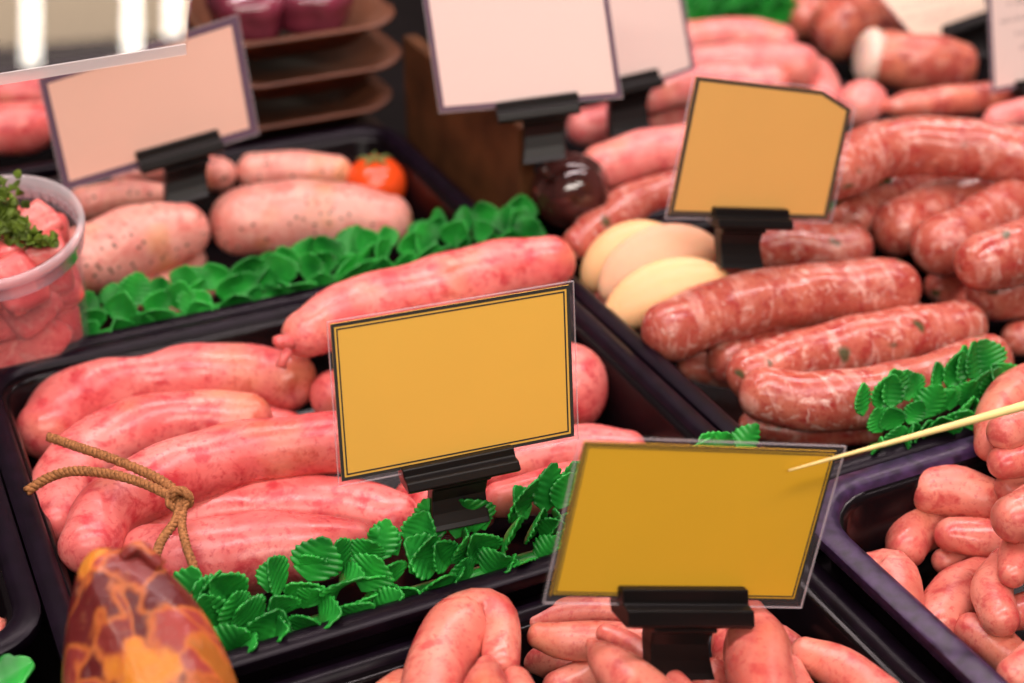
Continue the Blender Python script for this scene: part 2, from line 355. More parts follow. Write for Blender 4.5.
# --- smooth pale sausages
S('smooth_sausage', 'smooth', .060, [(602, 168, 22), (650, 154, 25), (720, 146, 25)], 'smooth pink sausage right of the dark glossy pudding', group=GS)
S('smooth_sausage', 'smooth', .050, [(585, 128, 18), (640, 118, 24), (700, 108, 24)], 'smooth pink sausage behind the foot of the rear blank card', group=GS)
S('smooth_sausage', 'smooth', .056, [(650, 98, 16), (700, 84, 20), (770, 84, 20)], 'smooth pink sausage above the top edge of the upper yellow card', group=GS)
S('smooth_sausage', 'smooth', .060, [(690, 66, 18), (740, 62, 20), (796, 68, 24)], 'smooth pink sausage with a thick round right end, second from the back', group=GS)
S('smooth_sausage', 'smooth', .050, [(690, 40, 18), (740, 36, 18), (780, 42, 16)], 'rearmost smooth pink sausage in front of the far green leaves', group=GS)
S('smooth_sausage', 'smooth', .056, [(812, 80, 22), (824, 100, 20)], 'short smooth sausage end beside the cured joints', group=GS)
# --- pale herb sausages
S('herb_sausage', 'herb', .040, [(242, 222, 32), (300, 216, 35), (350, 217, 33), (386, 221, 26)], 'plump herb sausage in front of the tomato', group=GI)
S('herb_sausage', 'herb', .045, [(84, 262, 34), (122, 248, 36), (160, 236, 33), (182, 231, 27)], 'plump speckled herb sausage right beside the clear tub', group=GI)
S('herb_sausage', 'herb', .022, [(120, 300, 18), (160, 282, 18), (192, 260, 14)], 'herb sausage shaded beneath the speckled one by the tub', group=GI)
S('herb_sausage', 'herb', .048, [(86, 202, 16), (130, 195, 15), (168, 196, 12)], 'yellowish herb sausage at the back just below the pinkish card', group=GI)
S('herb_sausage', 'herb', .042, [(255, 172, 18), (300, 170, 19), (336, 172, 16)], 'pale herb sausage at the back left of the tomato', group=GI)
S('herb_sausage', 'herb', .044, [(118, 178, 14), (170, 172, 18), (220, 174, 16)], 'pale herb sausage behind the clip foot of the pinkish card', group=GI)
S('herb_sausage', 'herb', .020, [(160, 310, 14), (200, 290, 14), (212, 276, 11)], 'lowest herb sausage just behind the green leaves', group=GI)
# --- others
S('pork_sausage', 'pink', .055, [(-30, 132, 24), (20, 128, 26), (48, 122, 20)], 'blurred pink sausage far back at the left, lower of two', group='far pink sausages')
S('pork_sausage', 'pink', .050, [(-30, 98, 20), (10, 96, 20), (60, 92, 18)], 'blurred pink sausage far back at the left, upper of two', group='far pink sausages')
S('chipolata', 'chip', .035, [(-4, 634, 16), (-30, 640, 18)], 'single pale sausage end in the tray at the bottom left edge')

def soft(L):
    return [max(0, x) for x in L]
class Saus: pass
SA = []
for i, s in enumerate(SPEC):
    q = Saus(); q.s = s; q.dz = 0.0
    # dense pixel path
    pp = catmull([Vector((p[0], p[1], p[2])) for p in s['path']], 6)
    zz = np.interp(np.linspace(0, 1, len(pp)), np.linspace(0, 1, len(s['path'])), [p[3] for p in s['path']])
    q.px = np.array([(p.x, p.y, p.z) for p in pp]); q.z0 = s['z'] + zz
    SA.append(q)
_rt, _up, _fw = (np.array(v) for v in (RT, UP, FW))
def place(q):
    d = _rt*((q.px[:, :1]-512)/F) + _up*((341.5-q.px[:, 1:2])/F) + _fw
    t = (q.z0 + q.dz - HC)/d[:, 2]
    q.P = d*t[:, None] + np.array([0, 0, HC]); q.R = q.px[:, 2]*t/F*1.05
for q in SA: place(q)
TRAYFLOOR = .004
pairs = []
for i in range(len(SA)):
    for j in range(i+1, len(SA)):
        a, b = SA[i], SA[j]
        dist = np.linalg.norm(a.px[:, None, :2]-b.px[None, :, :2], axis=2) - a.px[:, None, 2] - b.px[None, :, 2]
        if dist.min() < 10: pairs.append((i, j))
for it in range(160):
    mv = 0
    for i, j in pairs:
        a, b = SA[i], SA[j]
        D = np.linalg.norm(a.P[:, None]-b.P[None], axis=2); pen = .84*(a.R[:, None]+b.R[None]) - D
        k = np.unravel_index(pen.argmax(), pen.shape)
        if pen[k] > .0004:
            # the one lying nearer to the eye at the contact goes up, the other down
            hi, lo = (a, b) if a.s['z'] >= b.s['z'] else (b, a)
            st = min(.0012, pen[k]*.35); mv = max(mv, pen[k])
            hi.dz += st*.55
            if (lo.P[:, 2]-lo.R).min() - st*.45 > TRAYFLOOR: lo.dz -= st*.45
            place(a); place(b)
    for q in SA:
        low = (q.P[:, 2]-q.R).min()
        if low < TRAYFLOOR: q.dz += TRAYFLOOR-low+.0002; place(q)
    if mv < .0008: break
print('relax', it, mv, [(i, round(q.dz*1000, 1)) for i, q in enumerate(SA) if abs(q.dz) > .012])

def sausage(q, idx):
    s = q.s
    P = [Vector(p) for p in q.P]; Rr = list(q.R)
    # resample by arc length
    cum = [0]
    for a, b in zip(P, P[1:]): cum.append(cum[-1]+(b-a).length)
    Ltot = cum[-1]; n = max(6, int(Ltot/.0028))
    def samp(u):
        return (Vector([np.interp(u, cum, [p[k] for p in P]) for k in range(3)]), float(np.interp(u, cum, Rr)))
    body = [samp(Ltot*k/n) for k in range(n+1)]
    t0 = (body[0][0]-body[1][0]).normalized(); t1 = (body[-1][0]-body[-2][0]).normalized()
    pts, rad = [], []
    K = 7
    for k in range(K):                                     # rounded start
        a = math.pi/2*(1-k/K)*.995
        pts.append(body[0][0] + t0*body[0][1]*.96*math.sin(a)); rad.append(max(body[0][1]*math.cos(a)**.92, 1e-4))
    for p, r in body: pts.append(p); rad.append(r)
    for k in range(1, K+1):
        a = math.pi/2*(k/K)*.995
        pts.append(body[-1][0] + t1*body[-1][1]*.96*math.sin(a)); rad.append(max(body[-1][1]*math.cos(a)**.92, 1e-4))
    bm = bmesh.new()
    ring_tube(bm, pts, rad, 24, lump=s['lump'], seed=idx)
    c = sum((p for p, _ in body), Vector())/len(body)
    for v in bm.verts: v.co -= c
    o = obj(s['name'], bm, MEAT[s['mat']]); o.location = c
    tag(o, s['label'], s['cat'], s['group'])
    for w in s['tip']:
        (p, r), t = (body[0], t0) if w == 's' else (body[-1], t1)
        tb = bmesh.new(); e = p + t*r*.9 - c
        side = UP*(.0016 if w == 's' else .0008)
        Lk = .0075 if w == 's' else .0035
        ring_tube(tb, [e - t*.001, e + t*Lk*.3, e + t*Lk*.6 + side, e + t*Lk + side*2.0], [r*.42, r*.22, r*.27, r*.14], 10, lump=.2, seed=3)
        if w == 's': ring_tube(tb, [e - UP*.004, e + t*.0025 - UP*.006, e + t*.004 - UP*.0095], [.0030, .0024, .0030], 8, lump=.2, seed=5)
        obj('twisted_end', tb, MEAT[s['mat']], o)
    return o
for i, q in enumerate(SA): q.o = sausage(q, i)

# ------------------------------------------------------------------ price cards
GOLD = plain('golden card', (.80, .475, .055), .55, .3, noise=.03, nscale=14)
GOLD2 = plain('amber card', (.76, .43, .10), .55, .3, noise=.03, nscale=14)
OCHRE = plain('ochre card', (.80, .455, .006), .55, .3, noise=.03, nscale=14)
BLUSH = plain('peach card', (.93, .60, .46), .55, .3, noise=.02, nscale=14)
IVORY = plain('ivory pink card', (.96, .79, .70), .55, .3)
CREAM = plain('cream card', (.90, .74, .56), .5, .35)
LINE = plain('black printed line', (.012, .014, .010), .5, .3)
LINEV = plain('dark violet edge', (.13, .075, .12), .45, .35)
LINEB = plain('dark brown printed line', (.07, .045, .02), .5, .3)
INK = plain('faded grey ink', (.42, .33, .30), .6, .2)
def lerp(a, b, t): return a + (b-a)*t
class Plane:
    def __init__(s, ref, depth, u, a, v, b):
        s.x0, s.y0 = ref; s.d = depth
        det = u[0]*v[1]-u[1]*v[0]
        s.al = (a*v[1]-b*u[1])/det; s.be = (u[0]*b-v[0]*a)/det
        p = [s.pt(*q) for q in ((ref[0], ref[1]), (ref[0]+100, ref[1]), (ref[0], ref[1]-100))]
        s.n = (p[1]-p[0]).cross(p[2]-p[0]).normalized()
        if s.n.dot(FW) > 0: s.n = -s.n
    def pt(s, px, py, off=0):
        t = s.d/(1-(s.al*(px-s.x0)+s.be*(py-s.y0))/F)
        p = at_d(px, py, t)
        return p + s.n*off if off else p
def inset(quad, m):
    """polygon moved inwards by m"""
    n = len(quad); out = []
    for i in range(n):
        p0, p1, p2 = (Vector(quad[(i+k-1) % n]).to_2d() if False else Vector(quad[(i+k-1) % n]) for k in (0, 1, 2))
        d1 = (p1-p0).normalized(); d2 = (p2-p1).normalized()
        n1 = Vector((-d1.y, d1.x)); n2 = Vector((-d2.y, d2.x))
        b = n1+n2; b = b/max(b.length_squared, 1e-6)*2
        out.append(p1 + b*m)
    return out
def card(label, quad, depth, ref, a, b, bar, foot, mats, lines, group, sleeve_m=None, base=True, bar_h=15, foot_drop=.0, extra=None):
    """quad: sleeve outline TL TR (..) BR BL; lines: list of (inset0, inset1, material); bar: (xL,yL,xR,yR)"""
    tl, tr, br, bl = quad[0], quad[1], quad[-2], quad[-1]
    if len(quad) == 5: tr2 = quad[2]
    u = (br[0]-bl[0], br[1]-bl[1]); v = (bl[0]-tl[0], bl[1]-tl[1])
    pl = Plane(ref, depth, u, a, v, b)
    t = thing('price_card', label, 'price card', pl.pt(*ref), group)
    ip = sleeve_m if sleeve_m is not None else 4
    def slab(name, poly, o0, o1, mat, parent=t):
        bm = bmesh.new(); hexa(bm, [pl.pt(*q, o0) for q in poly], [pl.pt(*q, o1) for q in poly])
        return obj(name, bm, mat, parent, False)
    def frame(name, po, pi, o0, o1, mat, parent):
        bm = bmesh.new(); n = len(po)
        A = [[bm.verts.new(pl.pt(*q, z)) for q in P] for P, z in ((po, o0), (pi, o0), (pi, o1), (po, o1))]
        for k in range(4):
            for i in range(n):
                j = (i+1) % n; bm.faces.new((A[k][i], A[k][j], A[(k+1) % 4][j], A[(k+1) % 4][i]))
        return obj(name, bm, mat, parent, False)
    cd_ = slab('card', inset(quad, ip), -.0003, .0003, mats, t)
    for i0, i1, m in lines:
        frame('printed_border', inset(quad, i0), inset(quad, i1), .0003, .00042, m, cd_)
    slv = slab('sleeve', quad, .0006, .0009, SLEEVE, t); frame('sleeve_edge', quad, inset(quad, .9), .0004, .0011, SEDGE, slv); slab('sleeve_back', quad, -.0010, -.0007, SLEEVE, t)
    if extra: extra(pl, cd_)
    if bar:
        xL, yL, xR, yR = bar; h = bar_h
        bm = bmesh.new()
        P = lambda x, y, o: pl.pt(x, y, o)
        dx, dy = xR-xL, yR-yL; ln = math.hypot(dx, dy); nx, ny = -dy/ln, dx/ln      # down in the picture
        def row(o, s, e=0): return [P(xL+nx*s-dx/ln*e, yL+ny*s-dy/ln*e, o), P(xR+nx*s+dx/ln*e, yR+ny*s+dy/ln*e, o)]
        # profile of the jaw swept from left to right
        prof = [(.0012, -h*.95), (.0042, -h*.95), (.0044, -h*.38), (.0078, -h*.30), (.0086, h*.28), (.0066, h*.5), (-.0045, h*.5), (-.0055, h*.1), (-.0045, -h*.7), (-.0012, -h*.7)]
        hexa(bm, [row(o, s)[0] for o, s in prof], [row(o, s)[1] for o, s in prof])
        jaw = bm
        x0, x1, yt, yb = foot
        bm = bmesh.new()
        # curved foot: hourglass front, two sided
        rows = [(0, .0, 1.0), (.08, .0035, 1.02), (.14, .0030, 1.0), (.2, .0005, .96), (.45, -.0010, .93), (.7, .0000, .95), (.9, .0012, .99), (1.0, .0024, 1.0)]
        cx = (x0+x1)/2; hw = (x1-x0)/2; tx = (dx/ln); ty = (dy/ln)
        L = []
        for f_, of, w in rows:
            y = lerp(yt, yb, f_)
            cxx = cx + (foot_drop*f_)
            L.append([P(cxx-hw*w*tx, y-hw*w*ty, of+.003), P(cxx+hw*w*tx, y+hw*w*ty, of+.003), P(cxx+hw*w*tx, y+hw*w*ty, of-.004), P(cxx-hw*w*tx, y-hw*w*ty, of-.004)])
        rs = [[bm.verts.new(p) for p in l] for l in L]
        for A, B in zip(rs, rs[1:]):
            for k in range(4): bm.faces.new((A[k], A[(k+1) % 4], B[(k+1) % 4], B[k]))
        bm.faces.new(rs[0]); bm.faces.new(rs[-1])
        ft = bevel_edges(obj('clip', bm, CLIP, t, False), .0006)
        bevel_edges(obj('clip_jaw', jaw, CLIP, ft, False), .0005)
    return pl, t
GPC = 'price cards on black clips'
card('golden blank card with double black border in the centre, tilted over the pink sausages',
     [(326, 321), (573, 280), (578, 439), (338, 486)], .533, (462, 515), 70, 58, (402, 480, 513, 457), (428, 487, 472, 522),
     GOLD, [(4, 7.2, LINE), (9.2, 10.6, LINE)], GPC, 4, bar_h=15)
plB, _ = card('ochre blank card with thin black border, lowest in the front, over the chipolatas',
     [(579, 435), (845, 445), (800, 607), (542, 602)], .487, (685, 665), 135, 58, (617, 606, 742, 607), (646, 708, 616, 672),
     OCHRE, [(6.5, 8.5, LINE), (10.0, 11.2, LINE)], GPC, 6.5, bar_h=24)
card('amber blank card with a clipped top right corner, standing among the coarse sausages',
     [(693, 72), (824, 87), (855, 107), (830, 223), (664, 218)], .690, (740, 262), 67, 50, (711, 218, 785, 220), (717, 760, 223, 266),
     GOLD2, [(4, 8, LINEB)], GPC, 4, bar_h=13)
card('peach blank card with a violet edge at upper left, behind the glass shelf edge',
     [(37, 78), (238, 14), (259, 134), (63, 192)], .772, (188, 198), 67, 45, (138, 165, 220, 142), (163, 208, 160, 200),
     BLUSH, [(1.5, 8.5, LINEV)], GPC, 2, bar_h=15)
card('largest pale pink blank card at the top centre, in front of another card',
     [(420, -18), (605, -32), (623, 98), (439, 113)], .742, (545, 160), 0, 45, (497, 115, 579, 104), (522, 566, 113, 160),
     IVORY, [(1.5, 6, LINEV)], GPC, 2, bar_h=14)
card('pale pink blank card at the top, half hidden behind the larger one',
     [(596, -25), (678, -38), (696, 70), (612, 99)], .865, (630, 130), 20, 45, (600, 92, 658, 79), (608, 648, 88, 132),
     IVORY, [(1.5, 5, LINEV)], GPC, 2, bar_h=12)
# writing too blurred to read: rows of small grey strokes
def strokes(rows):
    def f(pl, t):
        rnd = random.Random(4); bm = bmesh.new()
        for x0, y0, x1, y1, h in rows:
            x = x0
            while x < x1:
                w = rnd.uniform(2.0, 4.5); y = lerp(y0, y1, (x-x0)/max(1, x1-x0)); k = rnd.uniform(.6, 1)
                for (ax, ay, bx, by) in ((0, -h*k, 1.1, h*.5), (0, -h*.2, w, h*.2) if rnd.random() < .6 else (w-1, -h*.5, w, h*.5)):
                    q = [(x+ax, y+ay), (x+bx, y+ay), (x+bx, y+by), (x+ax, y+by)]
                    hexa(bm, [pl.pt(*c, .0003) for c in q], [pl.pt(*c, .00042) for c in q])
                x += w + rnd.uniform(1.2, 2.4)
                if rnd.random() < .16: x += 3.5
        obj('printed_writing', bm, INK, t, False)
    return f
card('cream card with faint writing tilted at the top right over the cured joints',
     [(838, -50), (972, -70), (990, 16), (921, 47)], .965, (930, 60), 30, 20, (943, 36, 990, 20), (950, 985, 28, 62),
     CREAM, [], GPC, 2, bar_h=10, extra=strokes([(892, 10, 950, -2, 2.2), (905, 18, 962, 4, 2.2), (922, 23, 950, 15, 2.0)]))
card('pinkish card with grey writing cut off by the right edge at the top',
     [(985, -40), (1110, -60), (1118, 66), (991, 93)], .885, (1040, 110), 40, 45, (1016, 92, 1100, 76), (1034, 1080, 92, 125),
     IVORY, [(1, 4, LINEV)], GPC, 2, bar_h=12, extra=strokes([(1008, 4, 1040, -2, 4.0), (1000, 22, 1040, 14, 3.2), (1015, 34, 1040, 28, 3.0), (1020, 48, 1030, 45, 3.5)]))

# ------------------------------------------------------------------ leaf garnish
def leaf(bm, base, out, up, L, W, seed, ribs=9, curl=.25):
    """serrated, ribbed leaf: midrib along out, blade facing up"""
    rnd = random.Random(seed)
    out = out.normalized(); side = out.cross(up).normalized(); nrm = side.cross(out).normalized()
    nt_ = ribs*4; NS = 5; bend = rnd.uniform(-.1, .3)
    grid = []
    for i in range(nt_+1):
        t = i/nt_
        w = (math.sin(math.pi*min(1, t**.72))**.75)*(1-.12*t) if 0 < t < 1 else .02
        tooth = (i % 4)/4
        row = []
        for k in range(-NS, NS+1):
            s = k/NS; a = abs(s)
            edge = 1+.16*(tooth-.5)*a**2 if 0 < i < nt_ else 1
            x = W*.5*w*s*edge
            y = L*(t + .10*a*w + (.05*tooth*a if i < nt_ else 0))
            z = curl*W*w*a**1.5 + bend*L*t*t - .035*W*math.cos(2*math.pi*(i/4+.35*a*0))*a*w - .05*W*(1-a)*w
            row.append(bm.verts.new(base + side*x + out*y + nrm*z))
        grid.append(row)
    for a, b in zip(grid, grid[1:]):
        for k in range(2*NS):
            bm.faces.new((a[k], a[k+1], b[k+1], b[k]))
def garnish(label, A, B, n, L, seed, rows=2, lean=.35, jitter=.3, group='green leaf garnish strips', wide=.8, rise=.006, back=.006):
    rnd = random.Random(seed); A = Vector(A); B = Vector(B)
    t = thing('leaf_garnish', label, 'leaf garnish', (A+B)/2, group)
    d = (B-A).normalized(); n_ = Vector((0, 0, 1)).cross(d)      # towards the back
    bm = bmesh.new()
    ring_tube(bm, [lerp(A, B, k/12) + n_*.004 + Vector((0, 0, -.003)) for k in range(13)], [.0035]*13, 8)
    obj('strip_base', bm, LEAFM, t)
    bm = bmesh.new()
    for rw in range(rows):
        for k in range(n):
            f = (k+.5*(rw % 2)+rnd.uniform(-.25, .25)+.2)/n
            if f > 1: continue
            p = lerp(A, B, f) + n_*(.001+back*rw) + Vector((0, 0, -.003+rise*rw))
            o_ = Vector((0, 0, 1)) - n_*(lean*rnd.uniform(.3, 1.5)-.25*rw) + d*rnd.uniform(-1, 1)*jitter
            fac = -n_ + Vector((0, 0, .5)) + d*rnd.uniform(-1, 1)*jitter*1.3
            l = L*rnd.uniform(.8, 1.2)
            leaf(bm, p, o_, fac, l, l*wide*rnd.uniform(.8, 1.15), rnd.random(), ribs=7, curl=rnd.uniform(-.3, .3))
    o = obj('leaves', bm, LEAFM, t, norm=False)
    m = o.modifiers.new('solid', 'SOLIDIFY'); m.thickness = .0008
    return t
p0 = at_z(205, 628, .050); p1 = at_z(562, 545, .050)
garnish('green plastic leaf strip along the front of the large pink sausages', (.066, .382, .0425), (.290, .382, .0425), 32, .0165, 3, rows=3, lean=.55, jitter=.8, wide=.9)
garnish('green plastic leaf strip in front of the pale herb sausages', (.048, .6065, .045), (.304, .608, .049), 24, .0142, 5, rows=3, lean=.35, jitter=.7, wide=1.25, rise=.0035)
garnish('short green plastic leaf strip in front of the coarse sausages, beside the pale reflection streak', (.340, .3775, .049), (.408, .3775, .051), 10, .0138, 8, rows=3, lean=.2, jitter=.5, wide=1.0)
garnish('blurred green leaf garnish far back at the top of the picture', at_z(688, 30, .045), at_z(796, 18, .045), 9, .022, 9, rows=3, wide=1.0)
garnish('small dark green leaf patch between coarse sausages right of the upper yellow card', at_z(838, 208, .05), at_z(885, 190, .05), 4, .016, 19, rows=2)
# the single smooth leaf tip in the corner
t = thing('leaf_garnish', 'single smooth green leaf tip in the bottom left corner', 'leaf garnish', (.0, .39, .05), 'green leaf garnish strips')
bm = bmesh.new()
leaf(bm, at_z(-14, 690, .05), at_z(30, 662, .055)-at_z(-14, 690, .05), Vector((0, -.3, 1)), .016, .014, 1, ribs=3, curl=.15)
o = obj('leaf_blade', bm, LEAFM, t, norm=False); m = o.modifiers.new('solid', 'SOLIDIFY'); m.thickness = .001
bm = bmesh.new(); ring_tube(bm, [at_z(-60, 700, .048), at_z(-35, 698, .049), at_z(-12, 689, .0495)], [.002, .002, .0016], 8); obj('stem', bm, LEAFM, t)

# ------------------------------------------------------------------ twine
def rope(bm, pts, r, strands=3, pitch=.006):
    P = catmull(pts, 14); T, N = frames(P); s = 0
    for k in range(strands):
        q = []; s = 0
        for i, p in enumerate(P):
            if i: s += (p-P[i-1]).length
            a = 2*math.pi*(s/pitch + k/strands); B = T[i].cross(N[i])
            q.append(p + (N[i]*math.cos(a)+B*math.sin(a))*r*.52)
        ring_tube(bm, q, [r*.62]*len(q), 6)
TW = plain('brown twine', (.30, .125, .045), .85, .2, noise=.45, nscale=900)
kz = .066
t = thing('twine_bow', 'brown twine knotted around the large pink sausages with four loose ends', 'twine', at_z(180, 500, kz))
def strand(pts, r=.0018):
    bm = bmesh.new(); rope(bm, [at_z(x, y, z) for x, y, z in pts], r); obj('twine_end', bm, TW, t)
strand([(49, 437, .062), (75, 446, .065), (105, 456, .067), (140, 470, .069), (165, 483, .068), (180, 496, .067)])
strand([(27, 491, .058), (50, 477, .062), (75, 471, .065), (110, 474, .067), (145, 484, .068), (178, 500, .067)])
strand([(181, 500, .067), (176, 520, .066), (162, 540, .065), (155, 560, .064), (153, 578, .060), (154, 592, .057)], .0016)
strand([(184, 504, .066), (182, 525, .066), (187, 548, .066), (194, 568, .064), (196, 585, .061), (192, 600, .057)], .0015)
bm = bmesh.new()
c = at_z(181, 499, kz+.001)
for ax, s, rr in ((RT, .9, .0042), (UP, 1.0, .0036), ((RT+UP).normalized(), .8, .0044)):
    side = ax.cross(FW).normalized()
    rope(bm, [c + ax*math.cos(a)*rr*s + side*math.sin(a)*rr*.7 - FW*(.0015*math.sin(2*a)+.002) for a in [k*2*math.pi/9 for k in range(10)]], .0013)
obj('knot', bm, TW, t)

# ------------------------------------------------------------------ round fruit and other bodies
def blob(name, c, r, mat, label=None, cat=None, group=None, scale=(1, 1, 1), rot=None, fn=None, seg=(32, 20), parent=None):
    bm = bmesh.new(); bmesh.ops.create_uvsphere(bm, u_segments=seg[0], v_segments=seg[1], radius=1)
    for v in bm.verts:
        p = v.co.copy()
        if fn: p = fn(p)
        v.co = Vector((p.x*scale[0], p.y*scale[1], p.z*scale[2]))*r
    o = obj(name, bm, mat)
    if rot is not None: o.rotation_euler = rot.to_euler() if hasattr(rot, 'to_euler') else rot
    o.location = c
    if label: tag(o, label, cat, group)
    return o
def view_rot(ax):
    """rotation whose x axis follows ax and whose y axis looks away from the eye"""
    x = Vector(ax).normalized(); y = (FW - x*FW.dot(x)).normalized(); z = x.cross(y)
    return Matrix((x, y, z)).transposed()
TOM = plain('red tomato skin', (.78, .075, .012), .12, .6, noise=.15, nscale=40)
tc = at_z(376, 184, .035); tr_ = 31*depth_of(tc)/F
tm = blob('cherry_tomato', tc, tr_, TOM, 'shiny red tomato behind the herb sausages', 'tomato', scale=(1, 1, .92), fn=lambda p: Vector((p.x, p.y, p.z-.10*max(0, 1-4*(p.x**2+p.y**2))*(1 if p.z > 0 else -1))))
bm = bmesh.new()
for k in range(5):
    a = k*2*math.pi/5
    ring_tube(bm, [Vector((0, 0, tr_*.83)), Vector((math.cos(a)*.4, math.sin(a)*.4, .90))*tr_, Vector((math.cos(a)*.62, math.sin(a)*.62, .80))*tr_], [.0012, .0011, .0003], 6)
o = obj('calyx', bm, plain('green calyx', (.14, .18, .04), .6), tm)
PUD = plain('dark pudding skin', (.05, .014, .012), .10, .7, noise=.6, nscale=45)
pc = at_z(571, 190, .064); prr = 39*depth_of(pc)/F
pd_ = blob('black_pudding', pc, prr, PUD, 'dark glossy pudding beside the brown divider board', 'pudding', scale=(1.0, 1.0, .98), fn=lambda p: p*(1+.03*math.sin(5*p.x+3*p.z)+.02*math.sin(9*p.y+4*p.x)))
bm = bmesh.new(); ring_tube(bm, [Vector((-.75, -.3, .6))*prr, Vector((-.9, -.33, .8))*prr, Vector((-.95, -.3, .95))*prr], [.0035, .002, .003], 8, lump=.2)
obj('knotted_end', bm, PUD, pd_)

# pale wedges
WED = plain('pale yellow wedge flesh', (.88, .52, .25), .38, .4, noise=.08, nscale=30, **{'Subsurface Weight': .3, 'Subsurface Scale': .006})
WED2 = plain('pinkish wedge flesh', (.88, .50, .31), .42, .4, noise=.08, nscale=30, **{'Subsurface Weight': .3, 'Subsurface Scale': .006})
def wedge(label, c, ax, L, H, T, mat):
    o = blob('fruit_wedge', c, 1, mat, label, 'fruit wedge', 'pale wedges', scale=(L, T, H), rot=view_rot(ax),
             fn=lambda p: Vector((p.x, p.y, p.z*(1.0 if p.z > 0 else .8) - .25*(p.x**2))))
    return o
def wp(x, y, z): return at_z(x, y, z)
k_ = .70/F
wedge('pale yellow wedge, rearmost of three beside the speckled sausages', at_d(633, 257, .735), RT*1+UP*.32, 60*k_, 38*k_, 24*k_, WED)
wedge('pinkish pale wedge, middle of three beside the speckled sausages', at_d(656, 262, .715), RT*1+UP*.42, 66*k_, 36*k_, 18*k_, WED2)
wedge('glossy pale yellow wedge, front one of three beside the speckled sausages', at_d(664, 293, .690), RT*1+UP*.36, 66*k_, 33*k_, 18*k_, WED)

# cured joints at the upper right
FATM = plain('white fat', (.88, .66, .54), .35, .5, noise=.12, nscale=30, **{'Subsurface Weight': .3, 'Subsurface Scale': .006})
def joint(label, A, B, r, fat_end=True, mat='dark', mid=None):
    A = Vector(A); B = Vector(B); d = (B-A).normalized(); t = thing('cured_joint', label, 'cured pork', (A+B)/2, 'cured pork joints')
    n = 14; pts = [lerp(A, B, k/n) for k in range(n+1)]; rad = [(1 if fat_end else min(1, .35+.35*k))*r*(.86+.2*math.sin(math.pi*(k/n)*.9+.2)) for k in range(n+1)]
    e = [(B + d*r*.45*math.sin(a), rad[-1]*math.cos(a)) for a in (.4, .8, 1.15, 1.4)]
    bm = bmesh.new(); ring_tube(bm, pts+[p for p, _ in e], rad+[q for _, q in e], 24, lump=.06, seed=int(A.x*900)); obj('meat', bm, MEAT[mat], t)
    if not fat_end: return t
    bm = bmesh.new(); ring_tube(bm, [A - d*r*.35, A - d*r*.32, A - d*r*.15, A + d*r*.05, A+d*r*.3], [r*.3, r*.7, r*.92, r*1.0, r*.9], 24, lump=.05, seed=2); obj('fat_cap', bm, FATM, t)
    return t
joint('red cured pork joint with a broad white fat end, beside the cream card', at_d(868, 56, .96), at_d(962, 70, .965), .0185)
joint('rolled orange-pink cured pork behind the white-ended joint', at_d(826, 32, 1.02), at_d(880, 22, 1.07), .021, False)
S2 = []
joint('thin reddish cured stick lying in front of the white-ended joint', at_d(880, 108, .89), at_d(1040, 92, .90), .0085, False)
joint('yellowish cured stick at the right edge above the rear coarse sausage', at_d(985, 122, .86), at_d(1060, 104, .88), .0085, False, mat='smooth')
o = blob('cured_joint', at_d(862, 104, .90), 24*.9/F, MEAT['smooth'], 'smooth pink rounded meat end left of the thin cured stick', 'cured pork', 'cured pork joints', scale=(1.1, 1, 1))
joint('dark cured joint far back between the smooth sausages and the cream card', at_d(800, 22, 1.06), at_d(822, 0, 1.12), .017, False)

